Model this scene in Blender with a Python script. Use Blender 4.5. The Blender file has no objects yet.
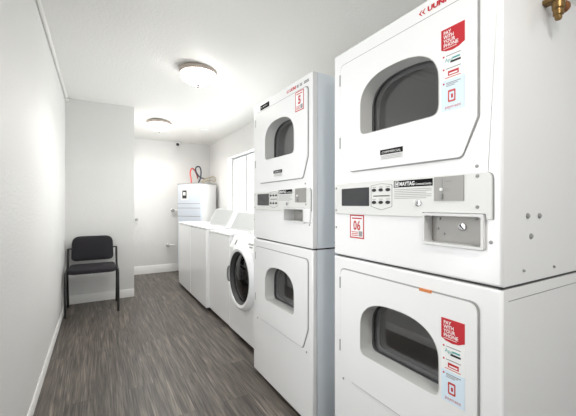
import bpy, bmesh, math
from mathutils import Vector, Matrix

S = bpy.context.scene
COL = S.collection
PI = math.pi

# ------------------------------------------------------------------ materials
def principled(name, col, rough=.5, metal=0., spec=.5, coat=0., coat_rough=.1):
    m = bpy.data.materials.new(name); m.use_nodes = True
    b = m.node_tree.nodes['Principled BSDF']
    b.inputs['Base Color'].default_value = (*col, 1)
    b.inputs['Roughness'].default_value = rough
    b.inputs['Metallic'].default_value = metal
    b.inputs['Specular IOR Level'].default_value = spec
    b.inputs['Coat Weight'].default_value = coat
    b.inputs['Coat Roughness'].default_value = coat_rough
    return m

def bumped(m, scale, strength, dist=.01, detail=3, vary=0.):
    nt = m.node_tree; N = nt.nodes; b = N['Principled BSDF']
    geo = N.new('ShaderNodeNewGeometry')
    n = N.new('ShaderNodeTexNoise'); n.inputs['Scale'].default_value = scale; n.inputs['Detail'].default_value = detail
    nt.links.new(geo.outputs['Position'], n.inputs['Vector'])
    bp = N.new('ShaderNodeBump'); bp.inputs['Strength'].default_value = strength; bp.inputs['Distance'].default_value = dist
    nt.links.new(n.outputs['Fac'], bp.inputs['Height'])
    nt.links.new(bp.outputs['Normal'], b.inputs['Normal'])
    if vary:
        n2 = N.new('ShaderNodeTexNoise'); n2.inputs['Scale'].default_value = 2.2; n2.inputs['Detail'].default_value = 4
        nt.links.new(geo.outputs['Position'], n2.inputs['Vector'])
        c = b.inputs['Base Color'].default_value[:3]
        r = N.new('ShaderNodeValToRGB')
        r.color_ramp.elements[0].position = .3; r.color_ramp.elements[0].color = (*[k*(1-vary) for k in c], 1)
        r.color_ramp.elements[1].position = .7; r.color_ramp.elements[1].color = (*c, 1)
        nt.links.new(n2.outputs['Fac'], r.inputs['Fac']); nt.links.new(r.outputs['Color'], b.inputs['Base Color'])
    return m

def emissive(name, col, strength):
    m = principled(name, (.9, .9, .9), .3)
    b = m.node_tree.nodes['Principled BSDF']
    b.inputs['Emission Color'].default_value = (*col, 1)
    b.inputs['Emission Strength'].default_value = strength
    return m

def glassy(name, tint, gloss=.12, rough=.03):
    m = bpy.data.materials.new(name); m.use_nodes = True
    nt = m.node_tree; N = nt.nodes; N.remove(N['Principled BSDF'])
    out = N['Material Output']
    t = N.new('ShaderNodeBsdfTransparent'); t.inputs['Color'].default_value = (*tint, 1)
    g = N.new('ShaderNodeBsdfGlossy'); g.inputs['Roughness'].default_value = rough
    mx = N.new('ShaderNodeMixShader')
    lw = N.new('ShaderNodeLayerWeight'); lw.inputs['Blend'].default_value = .5
    pw = N.new('ShaderNodeMath'); pw.operation = 'POWER'; pw.inputs[1].default_value = 5
    ad = N.new('ShaderNodeMath'); ad.operation = 'ADD'; ad.use_clamp = True; ad.inputs[1].default_value = gloss
    nt.links.new(lw.outputs['Facing'], pw.inputs[0]); nt.links.new(pw.outputs[0], ad.inputs[0]); nt.links.new(ad.outputs[0], mx.inputs[0])
    nt.links.new(t.outputs[0], mx.inputs[1]); nt.links.new(g.outputs[0], mx.inputs[2])
    nt.links.new(mx.outputs[0], out.inputs['Surface'])
    return m

M = {}
M['wall'] = bumped(principled('wall paint', (.70, .698, .69), .45, spec=.35), 90, .35, .006, 3, .02)
M['ceiling'] = bumped(principled('ceiling paint', (.83, .825, .805), .6), 55, .22, .010, 4, .015)
M['trim'] = principled('trim paint', (.76, .755, .74), .35)
M['paint'] = bumped(principled('white enamel', (.86, .86, .868), .24, coat=.3), 260, .03, .002, 2, .012)
M['washer'] = principled('washer enamel', (.92, .925, .935), .22, coat=.3)
M['console'] = principled('console plastic', (.44, .46, .465), .35)
M['side_cool_light'] = principled('side enamel with painted cool light', (.84, .90, .96), .28, coat=.2)  # bluish reflected light put into the enamel colour of one stack's sides
M['seam'] = principled('dark seam', (.05, .05, .05), .7)
M['gasket'] = principled('grey gasket', (.30, .30, .30), .6)
M['rubber'] = principled('black rubber', (.05, .05, .052), .5)
M['toe'] = principled('toe kick', (.04, .04, .04), .7)
M['well'] = principled('window well plastic', (.62, .62, .61), .35)
M['glass'] = glassy('tinted dryer glass', (.75, .75, .76), .15)
M['wglass'] = glassy('dark washer glass', (.35, .36, .38), .08)
M['pane'] = glassy('clear window glass', (.97, .98, .98), .03)
M['drum'] = principled('steel drum', (.66, .66, .67), .4, .35)
M['chrome'] = principled('chrome', (.7, .7, .72), .15, 1)
M['steel'] = bumped(principled('brushed steel', (.33, .32, .305), .5, .15), 160, .1, .002)
M['nickel'] = principled('brushed nickel', (.45, .39, .35), .4, .7)
M['bronze'] = principled('dark bronze', (.10, .075, .06), .6, .2)
M['brass'] = bumped(principled('old brass', (.23, .145, .055), .35, .8), 120, .3, .003)
M['copper'] = principled('brown valve knob', (.27, .11, .04), .45, .5)
M['panel'] = principled('control panel grey', (.72, .72, .71), .4)
M['display'] = principled('display dark', (.035, .036, .04), .25)
M['black'] = principled('black plastic', (.012, .012, .013), .4)
M['ink'] = principled('black print', (.010, .010, .011), .9, spec=.1)
M['greyink'] = principled('grey ink', (.28, .28, .28), .6)
M['palegrey'] = principled('pale grey plastic', (.7, .7, .7), .4)
M['white'] = principled('white print', (.85, .85, .85), .5)
M['red'] = principled('red print', (.52, .012, .022), .45)
M['paleblue'] = principled('pale blue print', (.68, .80, .90), .5)
M['teal'] = principled('teal print', (.08, .38, .36), .5)
M['orange'] = principled('orange tag', (.62, .2, .05), .5)
M['fabric'] = bumped(principled('charcoal fabric', (.028, .026, .03), .9, spec=.2), 500, .5, .003)
M['tube'] = principled('black painted tube', (.012, .012, .012), .35)
M['dome'] = emissive('lit frosted glass', (1, .965, .91), 5.2)
M['hose_red'] = principled('red hose', (.55, .05, .04), .4)
M['hose_dark'] = principled('dark blue hose', (.02, .022, .05), .4)
M['hose_tan'] = principled('tan cable', (.42, .32, .16), .5)
M['silver'] = bumped(principled('silver blue enamel', (.62, .67, .74), .3, .25), 40, .03, .003)
M['alu'] = principled('grey aluminium', (.50, .50, .51), .4, .4)
M['plaster'] = principled('white plastic', (.82, .82, .82), .4)

def floor_material():
    m = principled('grey oak vinyl planks', (.15, .14, .13), .42, spec=.45)
    nt = m.node_tree; N = nt.nodes; L = nt.links; b = N['Principled BSDF']
    geo = N.new('ShaderNodeNewGeometry')
    sep = N.new('ShaderNodeSeparateXYZ'); L.new(geo.outputs['Position'], sep.inputs[0])
    com = N.new('ShaderNodeCombineXYZ'); L.new(sep.outputs['Y'], com.inputs['X']); L.new(sep.outputs['X'], com.inputs['Y'])
    br = N.new('ShaderNodeTexBrick'); L.new(com.outputs[0], br.inputs['Vector'])
    br.offset = .37; br.inputs['Scale'].default_value = 1.
    br.inputs['Brick Width'].default_value = 1.1; br.inputs['Row Height'].default_value = .155
    br.inputs['Mortar Size'].default_value = .0018; br.inputs['Mortar Smooth'].default_value = .3
    br.inputs['Color1'].default_value = (0, 0, 0, 1); br.inputs['Color2'].default_value = (1, 1, 1, 1)
    br.inputs['Mortar'].default_value = (.2, .2, .2, 1)
    # per plank shift of the grain
    sh = N.new('ShaderNodeVectorMath'); sh.operation = 'MULTIPLY_ADD'
    sh.inputs[1].default_value = (7.3, 3.1, 5.7)
    L.new(br.outputs['Color'], sh.inputs[0])
    mp = N.new('ShaderNodeMapping'); mp.inputs['Scale'].default_value = (24, 1.15, 1)
    L.new(geo.outputs['Position'], mp.inputs['Vector']); L.new(mp.outputs[0], sh.inputs[2])
    n1 = N.new('ShaderNodeTexNoise'); n1.inputs['Scale'].default_value = 1.; n1.inputs['Detail'].default_value = 6
    n1.inputs['Roughness'].default_value = .62; n1.inputs['Distortion'].default_value = 1.7
    L.new(sh.outputs[0], n1.inputs['Vector'])
    mp2 = N.new('ShaderNodeMapping'); mp2.inputs['Scale'].default_value = (150, 4.5, 1)
    L.new(geo.outputs['Position'], mp2.inputs['Vector'])
    n2 = N.new('ShaderNodeTexNoise'); n2.inputs['Scale'].default_value = 1.; n2.inputs['Detail'].default_value = 3
    L.new(mp2.outputs[0], n2.inputs['Vector'])
    r1 = N.new('ShaderNodeValToRGB')
    e = r1.color_ramp.elements
    e[0].position = .34; e[0].color = (.052, .043, .036, 1)
    e[1].position = .68; e[1].color = (.185, .163, .144, 1)
    e.new(.5).color = (.100, .086, .074, 1)
    L.new(n1.outputs['Fac'], r1.inputs['Fac'])
    r2 = N.new('ShaderNodeValToRGB')
    r2.color_ramp.elements[0].position = .35; r2.color_ramp.elements[0].color = (.5, .5, .5, 1)
    r2.color_ramp.elements[1].position = .65; r2.color_ramp.elements[1].color = (1.42, 1.40, 1.38, 1)
    L.new(n2.outputs['Fac'], r2.inputs['Fac'])
    mu = N.new('ShaderNodeMix'); mu.data_type = 'RGBA'; mu.blend_type = 'MULTIPLY'; mu.inputs['Factor'].default_value = 1
    L.new(r1.outputs['Color'], mu.inputs['A']); L.new(r2.outputs['Color'], mu.inputs['B'])
    r3 = N.new('ShaderNodeValToRGB')
    r3.color_ramp.elements[0].color = (.86, .86, .86, 1); r3.color_ramp.elements[1].color = (1.12, 1.115, 1.1, 1)
    L.new(br.outputs['Color'], r3.inputs['Fac'])
    mu2 = N.new('ShaderNodeMix'); mu2.data_type = 'RGBA'; mu2.blend_type = 'MULTIPLY'; mu2.inputs['Factor'].default_value = 1
    L.new(mu.outputs['Result'], mu2.inputs['A']); L.new(r3.outputs['Color'], mu2.inputs['B'])
    mu3 = N.new('ShaderNodeMix'); mu3.data_type = 'RGBA'
    mu3.inputs['B'].default_value = (.05, .045, .04, 1)
    fm = N.new('ShaderNodeMath'); fm.operation = 'MULTIPLY'; fm.inputs[1].default_value = .6
    L.new(br.outputs['Fac'], fm.inputs[0]); L.new(fm.outputs[0], mu3.inputs['Factor'])
    L.new(mu2.outputs['Result'], mu3.inputs['A'])
    L.new(mu3.outputs['Result'], b.inputs['Base Color'])
    bp = N.new('ShaderNodeBump'); bp.inputs['Strength'].default_value = .25; bp.inputs['Distance'].default_value = .003
    L.new(n1.outputs['Fac'], bp.inputs['Height']); L.new(bp.outputs['Normal'], b.inputs['Normal'])
    return m
M['floor'] = floor_material()

# ------------------------------------------------------------------ shape helpers
def nb(): return bmesh.new()

def box(bm, x0, x1, y0, y1, z0, z1, mi=0):
    vs = [bm.verts.new((x, y, z)) for x in (x0, x1) for y in (y0, y1) for z in (z0, z1)]
    for f in ((0, 1, 3, 2), (4, 6, 7, 5), (0, 4, 5, 1), (2, 3, 7, 6), (0, 2, 6, 4), (1, 5, 7, 3)):
        bm.faces.new([vs[i] for i in f]).material_index = mi

def yz(w, u, v): return (w, u, v)      # outline in y-z, thickness along x
def xz(w, u, v): return (u, w, v)      # outline in x-z, thickness along y
def xy(w, u, v): return (u, v, w)      # outline in x-y, thickness along z

def prism(bm, pts, w0, w1, mp=yz, mi=0):
    a = [bm.verts.new(mp(w0, *p)) for p in pts]; b = [bm.verts.new(mp(w1, *p)) for p in pts]
    n = len(pts)
    fs = [bm.faces.new(a), bm.faces.new(list(reversed(b)))]
    for i in range(n): fs.append(bm.faces.new((a[i], b[i], b[(i+1) % n], a[(i+1) % n])))
    for f in fs: f.material_index = mi

def ring(bm, outer, holes, w0, w1, mp=yz, mi=0):
    """a plate with holes: outline filled round its holes, then given thickness"""
    t = bmesh.new(); edges = []; loops = []
    for lp in [outer] + list(holes):
        vs = [t.verts.new(mp(w0, *p)) for p in lp]; loops.append(vs)
        edges += [t.edges.new((vs[i], vs[(i+1) % len(vs)])) for i in range(len(vs))]
    bmesh.ops.triangle_fill(t, edges=edges, use_beauty=True, use_dissolve=False)
    t.verts.index_update()
    lo = {}; hi = {}
    dv = Vector(mp(w1, 0, 0)) - Vector(mp(w0, 0, 0))
    for v in t.verts:
        lo[v.index] = bm.verts.new(v.co); hi[v.index] = bm.verts.new(v.co + dv)
    for f in t.faces:
        bm.faces.new([lo[v.index] for v in f.verts]).material_index = mi
        bm.faces.new([hi[v.index] for v in reversed(f.verts)]).material_index = mi
    for vs in loops:
        n = len(vs)
        for i in range(n):
            a, b = vs[i].index, vs[(i+1) % n].index
            bm.faces.new((lo[a], lo[b], hi[b], hi[a])).material_index = mi
    t.free()

def tube(bm, pts, r, seg=10, smooth=0, mi=0):
    P = [Vector(p) for p in pts]
    if smooth:
        Q = []
        for i in range(len(P)-1):
            p0 = P[max(i-1, 0)]; p1 = P[i]; p2 = P[i+1]; p3 = P[min(i+2, len(P)-1)]
            for k in range(smooth):
                t = k/smooth
                Q.append(.5*((2*p1)+(p2-p0)*t+(2*p0-5*p1+4*p2-p3)*t*t+(3*p1-p0-3*p2+p3)*t**3))
        Q.append(P[-1]); P = Q
    rings = []; ref = None
    for i, p in enumerate(P):
        d = (P[min(i+1, len(P)-1)] - P[max(i-1, 0)]).normalized()
        if ref is None: ref = Vector((0, 0, 1)) if abs(d.z) < .9 else Vector((1, 0, 0))
        u = (ref - d*ref.dot(d)).normalized(); ref = u; v = d.cross(u)
        rings.append([bm.verts.new(p + r*(math.cos(2*PI*k/seg)*u + math.sin(2*PI*k/seg)*v)) for k in range(seg)])
    for a, b in zip(rings, rings[1:]):
        for k in range(seg):
            bm.faces.new((a[k], a[(k+1) % seg], b[(k+1) % seg], b[k])).material_index = mi
    bm.faces.new(list(reversed(rings[0]))).material_index = mi; bm.faces.new(rings[-1]).material_index = mi

def lathe(bm, prof, c, axis='z', seg=40, mi=0, closed=False):
    """prof: (radius, offset along axis)"""
    rings = []
    for r, h in prof:
        lp = []
        for k in range(seg):
            a = 2*PI*k/seg; p, q = r*math.cos(a), r*math.sin(a)
            co = {'z': (p, q, h), 'x': (h, p, q), 'y': (p, h, q)}[axis]
            lp.append(bm.verts.new(Vector(c)+Vector(co)))
        rings.append(lp)
    pairs = list(zip(rings, rings[1:]))
    if closed: pairs.append((rings[-1], rings[0]))
    for a, b in pairs:
        for k in range(seg): bm.faces.new((a[k], a[(k+1) % seg], b[(k+1) % seg], b[k])).material_index = mi
    if not closed:
        if prof[0][0] > 1e-4: bm.faces.new(list(reversed(rings[0]))).material_index = mi
        if prof[-1][0] > 1e-4: bm.faces.new(rings[-1]).material_index = mi

def rounded(pts, rad, seg=6):
    out = []; n = len(pts)
    if not isinstance(rad, (list, tuple)): rad = [rad]*n
    for i in range(n):
        p = Vector(pts[i]); a = Vector(pts[i-1]); b = Vector(pts[(i+1) % n]); r = rad[i]
        if r <= 0: out.append(tuple(p)); continue
        d1 = (a-p).normalized(); d2 = (b-p).normalized()
        ang = d1.angle(d2); t = r/math.tan(ang/2)
        p1 = p+d1*t; p2 = p+d2*t
        for k in range(seg+1):
            s = k/seg
            out.append(tuple((1-s)**2*p1 + 2*s*(1-s)*p + s*s*p2))
    return out

def rrect(u0, u1, v0, v1, r, seg=6): return rounded([(u0, v0), (u1, v0), (u1, v1), (u0, v1)], r, seg)

def scaled(pts, k):
    cx = (min(p[0] for p in pts)+max(p[0] for p in pts))/2; cy = (min(p[1] for p in pts)+max(p[1] for p in pts))/2
    return [(cx+(p[0]-cx)*k, cy+(p[1]-cy)*k) for p in pts]

def inset(pts, d):
    cx = (min(p[0] for p in pts)+max(p[0] for p in pts))/2; cy = (min(p[1] for p in pts)+max(p[1] for p in pts))/2
    w = max(p[0] for p in pts)-cx; h = max(p[1] for p in pts)-cy
    return [(cx+(p[0]-cx)*(w-d)/w, cy+(p[1]-cy)*(h-d)/h) for p in pts]

def lettering(bm, s, size, a, z, x, mi=0, bold=.0, width=None):
    """text standing on a face that looks towards -x; (a, z) is the left end of its baseline"""
    cu = bpy.data.curves.new('t', 'FONT'); cu.body = s; cu.size = size; cu.offset = bold; cu.resolution_u = 2
    o = bpy.data.objects.new('t', cu); COL.objects.link(o)
    bpy.context.view_layer.update()
    me = bpy.data.meshes.new_from_object(o.evaluated_get(bpy.context.evaluated_depsgraph_get()))
    xs = [v.co.x for v in me.vertices] or [0]
    k = 1 if not width else width/max(1e-6, max(xs)-min(xs))
    base = [bm.verts.new((x, a-v.co.x*k, z+v.co.y)) for v in me.vertices]
    for p in me.polygons:
        try: bm.faces.new([base[i] for i in p.vertices]).material_index = mi
        except ValueError: pass
    bpy.data.objects.remove(o); bpy.data.curves.remove(cu); bpy.data.meshes.remove(me)

def obj(name, bm, mats, parent=None, bevel=0., smooth=True, label=None, seg=2, fix=True):
    if fix: bmesh.ops.recalc_face_normals(bm, faces=bm.faces)
    me = bpy.data.meshes.new(name); bm.to_mesh(me); bm.free()
    for m in (mats if isinstance(mats, (list, tuple)) else [mats]): me.materials.append(m)
    if smooth:
        for p in me.polygons: p.use_smooth = True
        me.set_sharp_from_angle(angle=math.radians(35))
    o = bpy.data.objects.new(name, me); COL.objects.link(o)
    if bevel:
        b = o.modifiers.new('edge', 'BEVEL'); b.width = bevel; b.segments = seg; b.limit_method = 'ANGLE'; b.angle_limit = math.radians(40)
        b.harden_normals = False
    if parent: o.parent = parent
    if label: o['label'] = label
    return o

def tag(o, label, cat, group=None):
    o['label'] = label; o['category'] = cat
    if group: o['group'] = group
    return o

def thing(name, label, cat, loc, rz=0, group=None):
    o = bpy.data.objects.new(name, None); COL.objects.link(o); o.empty_display_size = .1
    o.location = loc; o.rotation_euler = (0, 0, rz)
    return tag(o, label, cat, group)

def struct(name, bm, m, parent=None, bevel=0.):
    o = obj(name, bm, m, parent, bevel)
    if not parent: o['kind'] = 'structure'
    return o

# ------------------------------------------------------------------ the room
XL, XR, YB, YA, XA, YN = -.305, 1.73, 5.74, 4.41, .392, -2.3     # left wall, right wall, far wall, chair wall, its corner, rear wall
def sstep(t): t = max(0., min(1., t)); return t*t*(3-2*t)
def ceil_z(x, y): return 2.312 - .135*max(max(0, min(1, (x-.45)/1.25)), max(0, min(1, (y-4.41)/1.2)))

bm = nb(); box(bm, XL-.2, XR+.2, YN-.2, YB+.2, -.12, 0); struct('floor', bm, M['floor'])

bm = nb()                                                       # ceiling, a little lower towards the window and the far end
xs = [XL-.2+i*(XR+.4-XL)/24 for i in range(25)]; ys = [YN-.2+i*(YB+.4-YN)/60 for i in range(61)]
lo = [[bm.verts.new((x, y, ceil_z(x, y))) for y in ys] for x in xs]
hi = [[bm.verts.new((x, y, 2.5)) for y in ys] for x in xs]
for i in range(24):
    for j in range(60):
        bm.faces.new((lo[i][j], lo[i][j+1], lo[i+1][j+1], lo[i+1][j])); bm.faces.new((hi[i][j], hi[i+1][j], hi[i+1][j+1], hi[i][j+1]))
for j in range(60):
    for i in (0, 24): bm.faces.new((lo[i][j], lo[i][j+1], hi[i][j+1], hi[i][j]))
for i in range(24):
    for j in (0, 60): bm.faces.new((lo[i][j], lo[i+1][j], hi[i+1][j], hi[i][j]))
struct('ceiling', bm, M['ceiling'])

LY0, LY1, LZ0, LZ1 = .72, 1.53, .55, 1.95
bm = nb(); ring(bm, [(YN, 0), (YB, 0), (YB, 2.45), (YN, 2.45)], [[(LY0, LZ0), (LY1, LZ0), (LY1, LZ1), (LY0, LZ1)]], XL-.15, XL); struct('wall_left', bm, M['wall'])
bm = nb(); box(bm, XL, XR, YB, YB+.15, 0, 2.45); struct('wall_back', bm, M['wall'])
bm = nb(); box(bm, XL, XA, YA, YB, 0, 2.45); struct('wall_partition', bm, M['wall'])
WY0, WY1, WZ0, WZ1 = 2.95, 4.80, .96, 1.83
bm = nb()
ring(bm, [(YN, 0), (YB, 0), (YB, 2.45), (YN, 2.45)], [[(WY0, WZ0), (WY1, WZ0), (WY1, WZ1), (WY0, WZ1)]], XR, XR+.15)
struct('wall_right', bm, M['wall'])
RX0, RX1, RZ0, RZ1 = .25, 1.45, .75, 2.05
bm = nb()
ring(bm, [(XL, 0), (XR, 0), (XR, 2.45), (XL, 2.45)], [[(RX0, RZ0), (RX1, RZ0), (RX1, RZ1), (RX0, RZ1)]], YN-.15, YN, xz)
struct('wall_rear', bm, M['wall'])

def window(name, outline, w0, mp, mull, gw, f=.035, mat='trim'):
    u0, u1, v0, v1 = outline
    bm = nb()
    o = [(u0, v0), (u1, v0), (u1, v1), (u0, v1)]
    cuts = [u0] + mull + [u1]; holes = []
    for a, b in zip(cuts, cuts[1:]):
        holes.append([(a+f, v0+f), (b-f, v0+f), (b-f, v1-f), (a+f, v1-f)])
    ring(bm, o, holes, w0, w0+.05, mp)
    fr = obj(name, bm, M[mat], None, .003); fr['kind'] = 'structure'
    for a, b in zip(cuts, cuts[1:]):
        bm = nb(); prism(bm, [(a+f, v0+f), (b-f, v0+f), (b-f, v1-f), (a+f, v1-f)], w0+.02, w0+.026, mp)
        obj('pane', bm, M['pane'], fr)
    return fr
window('window_1', (WY0, WY1, WZ0, WZ1), XR+.08, yz, [4.27], 0, .024, 'alu')
window('added_window_left', (LY0, LY1, LZ0, LZ1), XL-.13, yz, [1.12], 0)  # unseen left-wall window, added to brighten the dryer fronts
window('added_window_rear', (RX0, RX1, RZ0, RZ1), YN-.12, xz, [.85], 0)  # window behind the camera, added for its light on the machines

def baseboard(name, pts_a, pts_b, h=.095, t=.012, nrm=(1, 0)):
    bm = nb()
    prof = [(0, 0), (t, 0), (t, h-.012), (t*.4, h), (0, h)]
    A = [bm.verts.new((pts_a[0]+nrm[0]*p, pts_a[1]+nrm[1]*p, z)) for p, z in prof]
    B = [bm.verts.new((pts_b[0]+nrm[0]*p, pts_b[1]+nrm[1]*p, z)) for p, z in prof]
    for i in range(len(prof)): bm.faces.new((A[i], B[i], B[(i+1) % len(prof)], A[(i+1) % len(prof)]))
    bm.faces.new(A); bm.faces.new(list(reversed(B)))
    struct(name, bm, M['trim'])
baseboard('baseboard_left', (XL, YN), (XL, YA), h=.055, nrm=(1, 0))
baseboard('baseboard_partition', (XL+.012, YA), (XA, YA), nrm=(0, -1))
baseboard('baseboard_back', (XA, YB), (XR, YB), h=.13, nrm=(0, -1))
baseboard('baseboard_right', (XR, YN), (XR, YB-.012), nrm=(-1, 0))
bm = nb(); tube(bm, [(XL+.012, -2.2, 2.297), (XL+.012, 4.36, 2.297)], .014, 10)
tube(bm, [(XL+.012, 4.33, 2.285), (XL+.012, 4.40, 2.285)], .024, 10); struct('trim_1', bm, M['trim'])

# ------------------------------------------------------------------ stacked dryers
XF = .917
def stacked_dryer(label, y0, side, P):
    W, H, D = .704, 1.777, .74
    root = thing('stacked_dryer', label, 'dryer', (XF, y0, 0), 0, 'stacked coin dryers')
    sh = P['shift']
    # window outline of one door: flat foot, upright sides, arched head
    def win_outline(dz, dy=0):
        c, hw = .354+dy, .176
        pts = rounded([(c+hw, 1.50), (c+hw, 1.396), (c-hw, 1.396), (c-hw, 1.50)], [0, .03, .03, 0], 5)
        for k in range(1, 24):
            t = PI*k/24; cc, ss = math.cos(t), math.sin(t)
            pts.append((c-hw*math.copysign(abs(cc)**.80, cc), 1.50+.120*abs(ss)**.80))
        return [(u, v+dz) for u, v in pts]
    def door_outline(dz, g=0.):
        a0, a1 = P['door']
        p = [(a0-g, 1.715+g), (a0-g, 1.365), (a0+.045, 1.258-g), (a1-.066, 1.258-g), (a1+g, 1.345), (a1+g, 1.715+g)]
        return [(u, v+dz) for u, v in rounded(p, [.028, .02, .02, .02, .02, .028], 5)]
    for part, z0, z1, dz in (('lower_cabinet', .018, .893, -.872), ('upper_cabinet', .901, H, 0.)):
        wo = win_outline(dz, P['wdy'])
        holes = [wo]
        if dz == 0: holes.append(P['coin_open'])
        bm = nb()
        ring(bm, [(0, z0), (W, z0), (W, z1), (0, z1)], holes, 0, .028)
        box(bm, .030, D, .002, W-.002, z1-.02, z1-.002); box(bm, .030, D, .002, W-.002, z0+.002, z0+.02)
        box(bm, D-.02, D, .002, W-.002, z0+.02, z1-.02)
        cab = obj(part, bm, M['paint'], root, .006)
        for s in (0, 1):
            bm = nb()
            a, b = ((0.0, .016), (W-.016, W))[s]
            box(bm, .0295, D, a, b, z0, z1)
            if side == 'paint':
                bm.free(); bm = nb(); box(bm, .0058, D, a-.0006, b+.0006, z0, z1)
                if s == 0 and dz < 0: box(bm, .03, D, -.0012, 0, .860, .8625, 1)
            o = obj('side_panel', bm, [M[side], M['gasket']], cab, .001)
            if side == 'side_cool_light': o['label'] = 'side panel with cool reflected light painted into its colour'
        if dz == 0:
            bm = nb(); t = P['coin_open']
            ring(bm, inset(t, -.004), [inset(t, .004)], -.012, P['coin_depth'])
            cb = obj('coin_box', bm, M['palegrey'], root, .002)
            bm = nb(); prism(bm, inset(t, .003), P['coin_depth']-.003, P['coin_depth'])
            obj('face_plate', bm, M['steel'], cb, 0, label='grey metal face of the coin box')
            u0 = min(q[0] for q in t); u1 = max(q[0] for q in t); v0 = min(q[1] for q in t); v1 = max(q[1] for q in t)
            xx = P['coin_depth']-.003
            for cu, cv in P['coin_screws']:
                bm = nb(); lathe(bm, [(.0045, 0), (.0045, -.002), (.003, -.003)], (xx, u0+(u1-u0)*cu, v0+(v1-v0)*cv), 'x', 10)
                obj('screw', bm, M['gasket'], cb)
            bm = nb(); cu, cv = P['coin_lock']; cc = (xx, u0+(u1-u0)*cu, v0+(v1-v0)*cv)
            lathe(bm, [(.012, 0), (.012, -.004), (.010, -.005)], cc, 'x', 20)
            prism(bm, [(cc[1]-.008, cc[2]-.005), (cc[1]-.005, cc[2]-.008), (cc[1]+.008, cc[2]+.005), (cc[1]+.005, cc[2]+.008)], xx-.0062, xx-.005, mi=1)
            obj('lock', bm, [M['chrome'], M['black']], cb)
            if P.get('coin_block'):
                a, b, c, d = P['coin_block']
                bm = nb(); box(bm, -.012, .03, a, b, c, d); obj('return_tray', bm, M['plaster'], cb, .004)
        # drum behind the glass
        bm = nb()
        lathe(bm, [(.285, .10), (.30, .10), (.30, .62), (.0, .64), (.0, .62), (.285, .60)], (0, .354+P['wdy'], 1.50+dz), 'x', 48, closed=True)
        for k in range(3):
            t = 2*PI*k/3+.9
            cy, cz = .354+P['wdy']+.262*math.cos(t), 1.50+dz+.262*math.sin(t)
            tube(bm, [(.12, cy, cz), (.59, cy, cz)], .024, 8)
        obj('drum', bm, M['drum'], root)
        bm = nb(); box(bm, .02, D, .005, W-.005, z0-.012, z0+.004) if dz == 0 else box(bm, .02, D, .01, W-.01, 0, z0+.004)
        obj('seam_strip' if dz == 0 else 'plinth', bm, M['seam'], root)
        # the door
        bm = nb(); ring(bm, door_outline(dz), [wo], -.007, -.003)
        door = obj('door', bm, M['paint'], root, .0022)
        bm = nb(); ring(bm, door_outline(dz, .0045), [scaled(wo, 1.02)], -.0036, .0005); obj('door_gasket', bm, M['gasket'], door)
        bm = nb(); ring(bm, scaled(wo, 1.004), [scaled(wo, .988)], -.0075, .066); obj('window_well', bm, M['well'], door, .0)
        bm = nb(); ring(bm, scaled(wo, .987), [scaled(wo, .945)], .056, .064); obj('window_seal', bm, M['rubber'], door, .002)
        bm = nb(); prism(bm, scaled(wo, .985), .062, .066); obj('window_glass', bm, M['glass'], door)
        bm = nb(); ring(bm, scaled(wo, 1.06), [scaled(wo, .84)], .072, .078); obj('inner_frame', bm, M['gasket'], door)
        for hz in (1.655, 1.385):
            bm = nb(); box(bm, -.0085, .002, P['door'][1]-.002, P['door'][1]+.006, hz+dz-.024, hz+dz+.024)
            obj('hinge', bm, M['gasket'], door, .001)
        if dz == 0:                                             # data plate on the door
            bm = nb(); a0, z_ = P['plate']
            box(bm, -.0078, -.0068, a0-.104, a0, z_-.038, z_, 0); box(bm, -.0082, -.0068, a0-.104, a0, z_-.018, z_, 1)
            for k in range(3): box(bm, -.0082, -.0076, a0-.098, a0-.006, z_-.024-k*.005, z_-.0225-k*.005, 3)
            lettering(bm, 'COMMERCIAL', .011, a0-.008, z_-.0135, -.0084, 2, width=.088)
            obj('data_plate', bm, [M['palegrey'], M['ink'], M['white'], M['greyink']], door)
        if P['phone']:                                          # red badge and printed steps
            bm = nb(); a1, a0 = .1705, .0965; zt = 1.649+dz
            X0 = -.0075
            box(bm, X0, -.0068, a0, a1, zt-.245, zt-.06, 0)
            box(bm, X0-.0001, -.0068, a0, a1, zt-.249, zt-.155, 1)
            prism(bm, [(a1, zt), (a1, zt-.060), (a1-.015, zt-.067), (a1-.037, zt-.070), (a0+.018, zt-.067), (a0, zt-.058), (a0, zt)], X0-.0006, -.0068, mi=2)
            for k, s in enumerate(('PAY', 'WITH', 'YOUR', 'PHONE')):
                lettering(bm, s, .0150, a1-.008, zt-.0170-k*.0128, X0-.0009, 3, .0003, width=(.024, .033, .038, .046)[k])
            box(bm, X0-.0009, X0-.0005, a1-.05, a1-.008, zt-.0605, zt-.059, 3)
            X1 = X0-.0005
            for k, z_ in enumerate((zt-.083, zt-.122, zt-.165)):
                prism(bm, [(a1-.008+.003*math.cos(2*PI*i/10), z_+.003*math.sin(2*PI*i/10)) for i in range(10)], X1, X0, mi=2)
                box(bm, X1, X0, a0+.012, a1-.016, z_-.0012, z_+.0012, 4)
                if k == 2:
                    box(bm, X1, X0, a0+.02, a1-.016, z_-.0055, z_-.0035, 4)
                    box(bm, X1, X0, a0+.03, a1-.016, z_-.010, z_-.008, 4)
            lettering(bm, 'App', .016, a1-.012, zt-.101, X1, 5)
            box(bm, X1, X0, a0+.014, a1-.036, zt-.097, zt-.092, 5)
            box(bm, X1, X0, a0+.012, a1-.030, zt-.107, zt-.101, 6)
            box(bm, X1, X0, a0+.018, a1-.022, zt-.144, zt-.130, 2); box(bm, X1-.0003, X0, a0+.022, a1-.026, zt-.141, zt-.1365, 3)
            box(bm, X1, X0, a0+.012, a1-.012, zt-.150, zt-.148, 7)
            ring(bm, rrect(a0+.028, a1-.022, zt-.223, zt-.187, .004, 3), [rrect(a0+.032, a1-.026, zt-.218, zt-.193, .002, 2)], X1, X0, mi=7)
            box(bm, X1, X0, a0+.036, a1-.032, zt-.212, zt-.200, 2)
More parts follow.
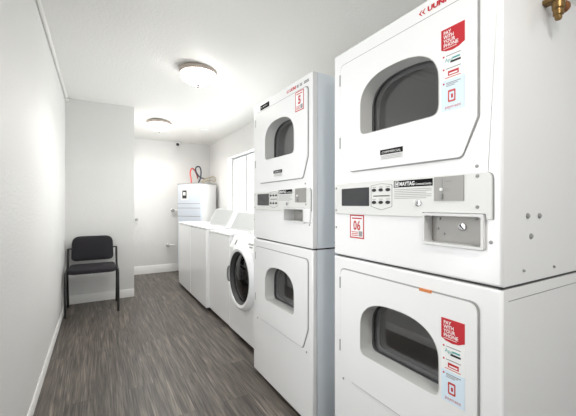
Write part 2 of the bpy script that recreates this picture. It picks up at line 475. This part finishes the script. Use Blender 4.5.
            lettering(bm, 'payment', .014, a1-.012, zt-.241, X1, 7, width=.05)
            o = obj('payment_sticker', bm, [M['white'], M['paleblue'], M['red'], M['white'], M['greyink'], M['teal'], M['black'], M['hose_red']], door, smooth=False)
            o['label'] = 'red and pale blue sticker reading PAY WITH YOUR PHONE'
        if dz < 0 and P['phone']:
            bm = nb(); box(bm, -.009, -.002, .205, .25, .8395, .848); obj('door_tag', bm, M['orange'], door, 0, label='small orange tag on the top edge of the door')
    # number sticker
    n = P['number']; bm = nb(); a1, a0, zt, zb = n['box']; xx = n['x']
    ring(bm, [(a0, zb), (a1, zb), (a1, zt), (a0, zt)], [[(a0+.005, zb+.005), (a1-.005, zb+.005), (a1-.005, zt-.005), (a0+.005, zt-.005)]], xx-.0008, xx+.0004, mi=1)
    box(bm, xx-.0004, xx+.0004, a0+.004, a1-.004, zb+.004, zt-.004, 0)
    hgt = zt-zb
    box(bm, xx-.0008, xx, a0+.012, a1-.012, zt-.017, zt-.012, 1)
    lettering(bm, n['text'], hgt*.56, a1-.5*(a1-a0)+n['tw']/2, zb+hgt*.36, xx-.0009, 1, n['bold'], width=n['tw'])
    for k in range(3): box(bm, xx-.0008, xx, a0+.034, a1-.01, zb+.010+k*.007, zb+.013+k*.007, 1)
    box(bm, xx-.0008, xx, a0+.010, a0+.030, zb+.009, zb+.030, 2)
    obj('number_sticker', bm, [M['white'], M['red'], M['greyink']], root, smooth=False, label='red and white sticker with the number %s' % n['text'])
    # control panel
    a0, a1, z0, z1 = P['panel']
    bm = nb()
    ol = rounded([(a0, z0), (a1, z0), (a1, z1), (a0, z1)], [.004, .006, .012, .02], 4)
    t = P['coin_open']; lo_u = min(q[0] for q in t)-.008; hi_u = max(q[0] for q in t)+.006; top_v = max(q[1] for q in t)+.006
    if top_v > z0: ol = rounded([(a0, z0), (lo_u, z0), (lo_u, top_v), (hi_u, top_v), (hi_u, z0), (a1, z0), (a1, z1), (a0, z1)], [.003, .0, .0, .0, .0, .006, .012, .02], 4)
    prism(bm, ol, -.008, 0)
    cp = obj('control_panel', bm, M['panel'], root, .0015)
    bm = nb(); prism(bm, scaled(ol, 1.006), -.0035, .0); obj('panel_gasket', bm, M['gasket'], cp)
    xx = -.008; q = .001
    bm = nb(); box(bm, xx-.0015, xx, .477+sh, .641+sh, 1.114, 1.187); obj('display', bm, M['display'], cp, .001)
    bm = nb()
    ring(bm, rounded([(.363+sh, 1.112), (.415+sh, 1.099), (.468+sh, 1.112), (.468+sh, 1.192), (.415+sh, 1.198), (.363+sh, 1.192)], .004, 3),
         [rounded([(.365+sh, 1.1135), (.415+sh, 1.101), (.466+sh, 1.1135), (.466+sh, 1.1905), (.415+sh, 1.1965), (.365+sh, 1.1905)], .004, 3)], xx-.0006, xx, mi=0)
    box(bm, xx-.0008, xx, .375+sh, .455+sh, 1.150, 1.1535, 1)
    for k in range(3):
        box(bm, xx-.0008, xx, .374+sh+k*.034, .392+sh+k*.034, 1.184, 1.186, 0); box(bm, xx-.0008, xx, .374+sh+k*.034, .392+sh+k*.034, 1.139, 1.141, 0)
    obj('button_legend', bm, [M['greyink'], M['black']], cp, smooth=False)
    for r in range(2):
        for k in range(3):
            bm = nb(); c = (.383+sh+k*.034, 1.174-r*.046)
            prism(bm, [(c[0]+.0105*math.cos(2*PI*i/16), c[1]+.0062*math.sin(2*PI*i/16)) for i in range(16)], xx-.003, xx)
            obj('button', bm, M['black'], cp, .0008)
    bm = nb()
    box(bm, xx-.0008, xx, .200+sh, .355+sh, 1.1795, 1.2025, 0)
    ring(bm, rrect(.334+sh, .351+sh, 1.182, 1.200, .002, 2), [rrect(.336+sh, .349+sh, 1.184, 1.198, .002, 2)], xx-.0012, xx-.0006, mi=1)
    lettering(bm, 'M', .014, .3475+sh, 1.1858, xx-.0012, 1, .0004)
    lettering(bm, 'MAYTAG', .0185, .330+sh, 1.1845, xx-.0012, 1, .0006, width=.062)
    lettering(bm, 'Commercial Laundry', .010, .264+sh, 1.1845, xx-.0012, 1, .0001, width=.06)
    for k in range(6): box(bm, xx-.0008, xx, .204+sh+(.02 if k % 3 == 2 else 0), .353+sh, 1.171-k*.006, 1.1725-k*.006, 2)
    obj('brand_label', bm, [M['ink'], M['white'], M['greyink']], cp, smooth=False, label='black label strip with white lettering')
    a, b = P['slide']
    bm = nb(); box(bm, xx-.003, xx, a, b, 1.131, 1.2045, 0)
    box(bm, xx-.004, xx, b-.030, b-.024, 1.137, 1.199, 1); box(bm, xx-.010, xx, b-.032, b-.022, 1.137, 1.152, 1)
    prism(bm, [(b-.027+.005*math.cos(2*PI*i/12), 1.166+.005*math.sin(2*PI*i/12)) for i in range(12)], xx-.008, xx, mi=2)
    box(bm, xx-.0036, xx, b-.06, b-.036, 1.188, 1.192, 1); box(bm, xx-.0036, xx, b-.052, b-.036, 1.166, 1.168, 1); box(bm, xx-.0036, xx, b-.052, b-.036, 1.161, 1.163, 1)
    obj('coin_slot', bm, [M['steel'], M['gasket'], M['white']], cp, .0004, label='grey metal coin slot plate')
    bm = nb(); lathe(bm, [(.011, 0), (.011, -.005), (.009, -.006)], (xx, .252+sh, 1.125), 'x', 18); box(bm, xx-.0068, xx-.005, .2505+sh, .2535+sh, 1.119, 1.131, 1)
    obj('key_lock', bm, [M['chrome'], M['black']], cp)
    for u, v in ((a0+.038, z1-.009), (a0+.038, z0+.034), (a1-.012, z1-.018), (a1-.012, z0+.016)):
        bm = nb(); lathe(bm, [(.005, 0), (.005, -.0015), (.003, -.0028)], (xx, u, v), 'x', 12); obj('screw', bm, M['gasket'], cp)
    # screws and plugs in the sheet metal
    for u, v in ((.028, 1.018), (.688, 1.02), (.066, 1.227), (.640, .372), (.055, .372)):
        bm = nb(); lathe(bm, [(.005, 0.001), (.005, -.0015), (.003, -.0025)], (0, u, v), 'x', 12); obj('screw', bm, M['gasket'], root)
    for x_, z_, r in P['side_screws']:
        bm = nb(); lathe(bm, [(r, 0.001), (r, -.003), (r*.6, -.006)], (x_, 0, z_), 'y', 14); obj('side_screw', bm, M['gasket'], root)
    # print along the top edge
    bm = nb(); X1 = -.0008; zt = 1.738
    for k in range(2):
        a = .257-k*.012
        prism(bm, [(a, zt+.007), (a-.010, zt+.016), (a-.013, zt+.016), (a-.006, zt+.007), (a-.013, zt-.002), (a-.010, zt-.002)], X1, .0004, mi=0)
    lettering(bm, 'UUNI', .022, .224, zt, X1, 0, .0012, width=.066)
    for k, (u, w) in enumerate(((.150, .020), (.118, .022), (.078, .045))):
        for j in range(2): box(bm, X1, .0004, u-w, u, zt+j*.008, zt+.006+j*.008, 1)
    obj('top_print', bm, [M['red'], M['greyink']], root, smooth=False, label='small red and grey printing along the top edge')
    if P.get('top_label'):
        bm = nb(); a = .596
        box(bm, -.0008, .0004, a-.125, a, 1.727, 1.758, 0)
        lettering(bm, 'M', .012, a-.011, 1.738, -.0012, 1, .0)
        lettering(bm, 'MAYTAG', .011, a-.034, 1.7385, -.0012, 1, .0, width=.062)
        obj('brand_badge', bm, [M['ink'], M['white']], root, smooth=False, label='black badge with white lettering')
    return root

stacked_dryer('white stacked pair of coin dryers with red phone-payment stickers on both doors', .460, 'paint', dict(
    shift=0., wdy=0., door=(.062, .652), phone=True, plate=(.421, 1.321),
    coin_open=rrect(.046, .232, .998, 1.089, .006, 3), coin_depth=.03, coin_lock=(.42, .6),
    coin_screws=((.1, .88), (.1, .14), (.83, .85), (.86, .5), (.75, .33), (.2, .88)),
    number=dict(text='06', box=(.597, .514, 1.078, .982), x=-.0002, tw=.042, bold=.0012),
    panel=(.022, .690, 1.079, 1.208), slide=(.098, .194),
    side_screws=((.131, 1.088, .008), (.200, 1.087, .008), (.150, 1.03, .008), (.108, .936, .004), (.292, .930, .004))))
stacked_dryer('white stacked pair of coin dryers with a red number 5 sticker beside the round-doored washer', 1.333, 'side_cool_light', dict(
    shift=-.018, wdy=-.012, door=(.038, .656), phone=False, plate=(.40, 1.321),
    coin_open=rrect(.069, .274, 1.028, 1.098, .003, 2), coin_depth=.06, coin_lock=(.30, .55),
    coin_screws=((.62, .8), (.62, .2)), coin_block=(.011, .072, 1.028, 1.098),
    number=dict(text='5', box=(.152, .070, 1.712, 1.608), x=-.0072, tw=.026, bold=.0025),
    panel=(.010, .676, 1.086, 1.203), slide=(.046, .150), top_label=True,
    side_screws=((.135, .925, .004),)))

# ------------------------------------------------------------------ washers
def washer_body(root, H, W=.665, D=.66, hole=None, tilt=False):
    bm = nb()
    if hole:
        ring(bm, [(0, .035), (W, .035), (W, .742), (0, .742)], [hole], 0, .025)
        box(bm, .025, D, 0, .02, .035, .742); box(bm, .025, D, W-.02, W, .035, .742); box(bm, D-.02, D, .02, W-.02, .035, .742)
        prism(bm, [(0, .742), (.004, .768), (.045, H), (D, H), (D, .742)], 0, W, xz)
    else:
        box(bm, 0, D, 0, W, .035, H-.022)
    body = obj('body', bm, M['washer'], root, .007)
    bm = nb(); box(bm, .035, D-.02, .015, W-.015, 0, .04); obj('toe_kick', bm, M['toe'], root)
    return body

def washer_top(root, H, W=.665, D=.66, lid=True):
    bm = nb(); prism(bm, rounded([(-.004, H-.018), (-.004, H), (D, H), (D, H-.018)], [.003, .010, .004, .003], 4), -.001, W+.001, xz)
    top = obj('top_panel', bm, M['washer'], root, .003)
    if lid:
        bm = nb(); prism(bm, rrect(.03, .21, .06, W-.06, .02, 4), H-.002, H+.006, xy); obj('lid', bm, M['washer'], root, .003)

def console(root, H, W=.665):
    prof = rounded([(.215, H-.002), (.235, H+.02), (.315, H+.180), (.37, H+.190), (.44, H+.15), (.45, H-.002)], [.004, .01, .012, .02, .01, .004], 4)
    bm = nb(); prism(bm, prof, .014, W-.014, xz); c = obj('console', bm, M['console'], root, .003)
    for a in (0, W-.016):
        bm = nb(); prism(bm, scaled(prof, 1.03), a, a+.016, xz); obj('console_end', bm, M['washer'], c, .003)

r = thing('washing_machine', 'white front-loading washing machine with round dark glass door', 'washing machine', (1.02, 2.115, 0), 0, 'washing machines in the row')
cy, cz = .360, .530
circ = [(cy+.222*math.cos(2*PI*k/48), cz+.222*math.sin(2*PI*k/48)) for k in range(48)]
washer_body(r, .848, hole=circ)
bm = nb(); lathe(bm, [(.262, 0), (.262, -.012), (.250, -.034), (.232, -.044), (.212, -.040), (.204, -.012), (.204, .0)], (0, cy, cz), 'x', 64, closed=True)
d = obj('door_ring', bm, M['washer'], r)
bm = nb(); lathe(bm, [(.211, -.037), (.203, -.030), (.190, -.005), (.190, .03), (.200, .03), (.205, -.005)], (0, cy, cz), 'x', 56, closed=True); obj('inner_rim', bm, M['rubber'], d)
bm = nb(); lathe(bm, [(.0, -.030), (.08, -.028), (.14, -.02), (.195, -.008), (.195, -.004), (.14, -.015), (.08, -.023), (.0, -.025)], (0, cy, cz), 'x', 48); obj('door_glass', bm, M['wglass'], d)
bm = nb(); tube(bm, [(-.030, cy+.205, cz+.060), (-.048, cy+.212, cz+.055), (-.052, cy+.22, cz), (-.048, cy+.212, cz-.055), (-.030, cy+.205, cz-.060)], .008, 8, 4); obj('door_handle', bm, M['gasket'], d)
bm = nb(); lathe(bm, [(.21, .03), (.24, .06), (.24, .45), (0, .46), (0, .44), (.225, .43), (.225, .07), (.20, .035)], (0, cy, cz), 'x', 48, closed=True)
for k in range(3):
    t = 2*PI*k/3+.5; tube(bm, [(.08, cy+.2*math.cos(t), cz+.2*math.sin(t)), (.42, cy+.2*math.cos(t), cz+.2*math.sin(t))], .025, 8)
obj('drum', bm, M['chrome'], r)
bm = nb()
def tilt(u, v): return (.004+(v-.768)*.041/.08-.0015, u, v)      # on the sloping fascia
for u0, u1, v0, v1 in ((.545, .565, .775, .815),):
    vs = [bm.verts.new(tilt(a, b)) for a, b in ((u0, v0), (u1, v0), (u1, v1), (u0, v1))]; bm.faces.new(vs)
obj('dispenser_latch', bm, M['black'], r)
bm = nb()
for u0, u1, v0, v1 in ((.20, .30, .800, .812), (.20, .26, .780, .792)):
    bm.faces.new([bm.verts.new(tilt(a, b)) for a, b in ((u0, v0), (u1, v0), (u1, v1), (u0, v1))])
obj('control_buttons', bm, M['greyink'], r)
bm = nb()
bm.faces.new([bm.verts.new(tilt(a, b)) for a, b in ((.36, .826), (.60, .826), (.60, .832), (.36, .832))])
obj('printed_legend', bm, M['palegrey'], r)

r = thing('washing_machine', 'plain-fronted white washing machine standing directly beside the round-doored washer', 'washing machine', (1.02, 2.785, 0), 0, 'washing machines in the row')
washer_body(r, .857, W=.605); washer_top(r, .857, W=.605); console(r, .857, W=.605)
r = thing('washing_machine', 'plain-fronted white washing machine, second from the round-doored washer', 'washing machine', (.985, 3.395, 0), 0, 'washing machines in the row')
washer_body(r, .878, W=.66); washer_top(r, .878, W=.66); console(r, .878, W=.66)
r = thing('washing_machine', 'plain flat-topped white washing machine at the end of the row by the tall cabinet', 'washing machine', (.985, 4.06, 0), 0, 'washing machines in the row')
washer_body(r, .878, W=.66, D=.36); washer_top(r, .878, W=.66, D=.36, lid=True)

# ------------------------------------------------------------------ tall silver cabinet in the corner
ang = math.atan2(-.43, .268)                                   # along its front, seen from the aisle
L0 = Vector((1.122, 5.475, 0)); fw, fd, fh = .50, .36, 1.455
r = thing('tall_cabinet', 'tall silver appliance cabinet with white side and small dark control panel in the corner', 'cabinet', L0, ang)
# local x runs along the front from its far end to the near corner, y runs back to the wall
bm = nb(); prism(bm, rounded([(0, 0), (fw, 0), (fw, .03), (0, .03)], [.02, .012, 0, 0], 4), .06, fh-.01, xy); obj('front_panel', bm, M['silver'], r, .002)
bm = nb(); box(bm, .004, fw-.004, .031, fd, .06, fh-.012); obj('body', bm, M['plaster'], r, .006)
bm = nb(); box(bm, -.004, fw+.004, -.004, fd+.002, fh-.012, fh); obj('top', bm, M['steel'], r, .003)
bm = nb(); box(bm, .02, fw-.02, .02, fd-.02, 0, .06); obj('base', bm, M['toe'], r)
bm = nb(); box(bm, .085, .235, -.004, .0, 1.19, 1.385, 0); p = obj('control_panel', bm, M['plaster'], r, .001)
bm = nb(); box(bm, .115, .205, -.008, -.003, 1.215, 1.345, 0); box(bm, .135, .185, -.0095, -.007, 1.265, 1.315, 1); obj('display', bm, [M['display'], M['white']], p, label='dark display with a white centre')
for z_ in (1.13, 1.06, .93):
    bm = nb(); box(bm, .01, fw-.01, -.003, .002, z_, z_+.008); obj('trim_line', bm, M['greyink'] if z_ == .93 else M['steel'], r, .0005)

# hoses and cable on and over the cabinet (pixel directions turned into points about the cabinet's top)
f_, psi = 328., math.atan(191/328); sn, cs = math.sin(psi), math.cos(psi)
def at(u, v, y):
    t = (u-288)/f_; w = (204.5-v)/f_; k = y/(cs-t*sn); return (k*(sn+t*cs), y, 1.12+k*w)
bm = nb(); tube(bm, [at(191.3, 183.0, 5.30), at(191, 179, 5.30), at(190.3, 172, 5.34), at(192, 168.4, 5.40), at(194.5, 170, 5.46), at(196.5, 174, 5.52), at(197.5, 177, 5.60), at(197.5, 178, 5.74)], .011, 8, 5)
tag(obj('red_hose', bm, M['hose_red']), 'red hose looping up from the top of the tall silver cabinet', 'hose')
bm = nb(); tube(bm, [at(198.5, 182.6, 5.22), at(200.5, 178, 5.24), at(201, 171, 5.30), at(199.6, 167, 5.38), at(197.0, 166.8, 5.42), at(195.5, 169.5, 5.40), at(197.5, 174.5, 5.36), at(200.5, 177.5, 5.38), at(203.5, 178.6, 5.5), at(205, 179, 5.74)], .011, 8, 5)
tag(obj('dark_hose', bm, M['hose_dark']), 'dark blue hose looped above the tall silver cabinet beside the red hose', 'hose')
bm = nb(); tube(bm, [at(202, 182.5, 5.2), at(204, 179.6, 5.22), at(209, 177.8, 5.26), at(213, 176.5, 5.34), at(215.5, 178.5, 5.36), at(214.5, 181.5, 5.33), at(209, 180.2, 5.30), at(205.5, 181.3, 5.25), at(203.5, 182.6, 5.22)], .006, 8, 5)
tag(obj('tan_cable', bm, M['hose_tan']), 'thin tan cable lying in a loop over the top of the tall silver cabinet', 'cable')

# ------------------------------------------------------------------ chair against the partition
r = thing('guest_chair', 'black armless chair with charcoal fabric seat and back against the white wall', 'chair', (-.04, 4.08, 0))
o = Vector((-.03, 4.08, 0))
def loc(*pts): return [Vector(p)-o for p in pts]
for x, s in ((-.262, -1), (.205, 1)):
    bm = nb(); tube(bm, loc((x-.006*s*0, 3.885, .0), (x, 3.90, .20), (x, 3.925, .405), (x, 3.945, .425), (x, 4.05, .428)), .0115, 10); obj('front_leg', bm, M['tube'], r)
    bm = nb(); tube(bm, loc((x, 4.285, 0), (x, 4.20, .30), (x, 4.175, .40), (x, 4.14, .426), (x, 4.04, .428)), .0115, 10); obj('rear_leg', bm, M['tube'], r)
    bm = nb(); tube(bm, loc((x, 4.02, .428), (x, 4.22, .432), (x, 4.275, .46), (x, 4.305, .56), (x, 4.315, .63), (x-.03*s, 4.32, .63)), .0115, 10); obj('back_post', bm, M['tube'], r)
for y in (3.98, 4.2):
    bm = nb(); tube(bm, loc((-.262, y, .422), (.205, y, .422)), .010, 8); obj('cross_bar', bm, M['tube'], r)
def pad(bm, outline, lift, thick, flat):
    """a cushion: rounded outline, soft crowned faces"""
    n = len(outline); cx = sum(p[0] for p in outline)/n; cy_ = sum(p[1] for p in outline)/n
    layers = [(.90, -thick/2), (.985, -thick*.36), (1., 0), (.985, thick*.34), (.92, thick*.5), (.6, thick*.62), (.25, thick*.66)]
    rs = [[bm.verts.new(flat(cx+(u-cx)*k, cy_+(v-cy_)*k, h)) for u, v in outline] for k, h in layers]
    for a, b in zip(rs, rs[1:]):
        for i in range(n): bm.faces.new((a[i], a[(i+1) % n], b[(i+1) % n], b[i]))
    bm.faces.new(rs[0]); bm.faces.new(rs[-1])
bm = nb(); pad(bm, rounded([(-.252, 3.90), (.195, 3.90), (.185, 4.27), (-.242, 4.27)], [.07, .07, .04, .04], 8), 0, .052,
               lambda u, v, h: tuple(Vector((u, v, .442+h-.02*max(0, (3.96-v)/.06)**2*.5))-o))
obj('seat', bm, M['fabric'], r)
bm = nb(); pad(bm, rounded([(-.236, .495), (.176, .495), (.168, .765), (-.228, .765)], [.05, .05, .085, .085], 8), 0, .045,
               lambda u, v, h: tuple(Vector((u, 4.300-h+.10*(v-.5)-.25*(u+.03)**2*0, v))-o))
obj('backrest', bm, M['fabric'], r)

# ------------------------------------------------------------------ ceiling fixtures
BULB = 17
def dome_light(label, x, y, R=.155, k=1.):
    z = ceil_z(x, y)
    r = thing('ceiling_light', label, 'ceiling light', (x, y, z), 0, 'flush ceiling lights')
    bm = nb(); lathe(bm, [(R*.7, .012), (R*1.0, .002), (R*1.03, -.012), (R*.99, -.034), (R*.95, -.036), (R*.9, -.02), (R*.6, -.01)], (0, 0, 0), 'z', 48); obj('metal_ring', bm, M['nickel'], r)
    bm = nb(); lathe(bm, [(R*.955, -.030), (R*.93, -.052), (R*.80, -.086), (R*.55, -.112), (R*.25, -.124), (0.0, -.127)], (0, 0, 0), 'z', 48); obj('glass_dome', bm, M['dome'], r)
    bm = nb(); lathe(bm, [(.006, -.122), (.013, -.128), (.013, -.134), (.007, -.140), (.008, -.147), (.0, -.152)], (0, 0, 0), 'z', 16); obj('finial', bm, M['bronze'], r)
    l = bpy.data.lights.new('bulb', 'SPOT'); l.energy = BULB*k; l.color = (1, .97, .925); l.spot_size = math.radians(172); l.spot_blend = .5; l.shadow_soft_size = .12
    o = bpy.data.objects.new('bulb', l); COL.objects.link(o); o.location = (x, y, z-.17)
dome_light('round frosted ceiling light with brown metal ring and finial, larger in view', .755, 2.84)
dome_light('round frosted ceiling light with brown metal ring over the far end of the room', .745, 4.83)
dome_light('added round frosted ceiling light over the near end of the room, out of view', .38, -.25, k=.8)  # extra fitting outside the view, added to light the dryer fronts
x, y = 1.35, 4.72
bm = nb(); lathe(bm, [(.058, 0.01), (.062, -.008), (.052, -.024), (.0, -.028)], (x, y, ceil_z(x, y)), 'z', 32)
tag(obj('smoke_detector', bm, M['plaster']), 'small round white smoke detector on the ceiling', 'smoke detector')
c = at(178, 143.6, 5.66)
r = thing('security_camera', 'small white security camera with black lens high on the far wall', 'camera', (c[0], YB, c[2]))
bm = nb(); box(bm, -.03, .03, -.02, 0, .0, .05); obj('mount', bm, M['plaster'], r, .004)
bm = nb(); lathe(bm, [(.0, .03), (.036, .028), (.04, .0), (.036, -.03), (.03, -.045), (.0, -.047)], (0, -.06, 0), 'z', 24); obj('housing', bm, M['plaster'], r)
bm = nb(); lathe(bm, [(.026, -.012), (.020, -.03), (0, -.034)], (-.008, -.085, -.018), 'y', 20); obj('lens', bm, M['black'], r)

# ------------------------------------------------------------------ small things on the walls
def wall_tap(label, u, v, R=1.):
    c = at(u, v, YB)
    r = thing('wall_pipe', label, 'pipe', (c[0], YB, c[2]))
    bm = nb(); lathe(bm, [(.028, 0), (.028, -.008), (.012, -.012)], (0, 0, 0), 'y', 20); obj('flange', bm, M['chrome'], r)
    bm = nb(); tube(bm, [(0, -.005, 0), (0, -.05, 0), (.10*R, -.055, .004)], .014, 10); obj('spout', bm, M['plaster'], r)
    bm = nb(); lathe(bm, [(.022, -.012), (.022, -.05), (.016, -.055)], (0, -.03, -.004), 'y', 16); obj('valve_body', bm, M['steel'], r)
wall_tap('white capped pipe stub low on the far wall', 167.5, 245)
wall_tap('white pipe fitting on the far wall beside the top of the tall cabinet', 172.5, 210.3)
c = at(136.5, 219.5, YB)
bm = nb(); lathe(bm, [(.022, .004), (.022, -.006), (.010, -.012), (.010, -.03), (.020, -.036), (.020, -.05), (.0, -.054)], (c[0], YB, c[2]), 'y', 20)
tag(obj('doorstop', bm, M['steel']), 'small grey round knob on the far wall next to the partition corner', 'knob')

# brass gas cock hanging on its pipe beside the dryer top
r = thing('gas_valve', 'old brass gas valve with brown knob hanging above the stickered dryers', 'valve', (1.150, .425, 1.657))
bm = nb(); tube(bm, [(0, 0, .05), (0, 0, .56)], .010, 12); obj('pipe', bm, M['brass'], r)
bm = nb(); lathe(bm, [(0, -.006), (.007, -.004), (.009, .0), (.009, .008), (.013, .010), (.013, .024), (.016, .028), (.016, .046), (.012, .050), (.012, .066), (.015, .068), (.015, .082), (.010, .086)], (0, 0, 0), 'z', 16)
obj('body', bm, M['brass'], r)
bm = nb(); lathe(bm, [(.006, 0), (.006, .014), (.015, .016), (.017, .020), (.017, .030), (.012, .034), (0, .035)], (.006, 0, .042), 'x', 18)
obj('knob', bm, M['copper'], r, label='round brown knob')
bm = nb(); box(bm, -.014, .014, .0, .0348, .052, .064); obj('clamp', bm, M['brass'], r, .001)

# ------------------------------------------------------------------ daylight, added window fills, camera, view
w = bpy.data.worlds.new('daylight'); S.world = w; w.use_nodes = True
bg = w.node_tree.nodes['Background']; bg.inputs['Color'].default_value = (.93, .965, 1., 1); bg.inputs['Strength'].default_value = 1.0
def area(name, loc, rot, sx, sy, power, col):
    l = bpy.data.lights.new(name, 'AREA'); l.shape = 'RECTANGLE'; l.size = sx; l.size_y = sy; l.energy = power; l.color = col
    o = bpy.data.objects.new(name, l); COL.objects.link(o); o.location = loc; o.rotation_euler = rot
    return o
area('window_daylight', (XR+.30, (WY0+WY1)/2, (WZ0+WZ1)/2), (0, PI/2, 0), .85, 1.8, 12, (1, .985, .95))
area('added_side_fill', (XL-.30, (LY0+LY1)/2, (LZ0+LZ1)/2), (0, -PI/2, 0), 1.3, .82, 6, (1, .985, .96))  # fill light shining through the added left window
area('added_rear_fill', ((RX0+RX1)/2, YN-.35, (RZ0+RZ1)/2), (PI/2, 0, 0), 1.2, 1.3, 5, (1, .985, .95))  # fill light shining through the added rear window

cam = bpy.data.cameras.new('camera'); cam.sensor_width = 36; cam.lens = 36*328/576; cam.shift_y = -3.5/576; cam.clip_start = .02
co = bpy.data.objects.new('camera', cam); COL.objects.link(co)
co.location = (0, 0, 1.12); co.rotation_euler = (PI/2, 0, -psi); S.camera = co
vs = S.view_settings
vs.view_transform = 'Standard'; vs.look = 'None'; vs.exposure = 1.27; vs.gamma = 1.; vs.use_curve_mapping = False
S.cycles.max_bounces = 10; S.cycles.diffuse_bounces = 6; S.cycles.transparent_max_bounces = 12
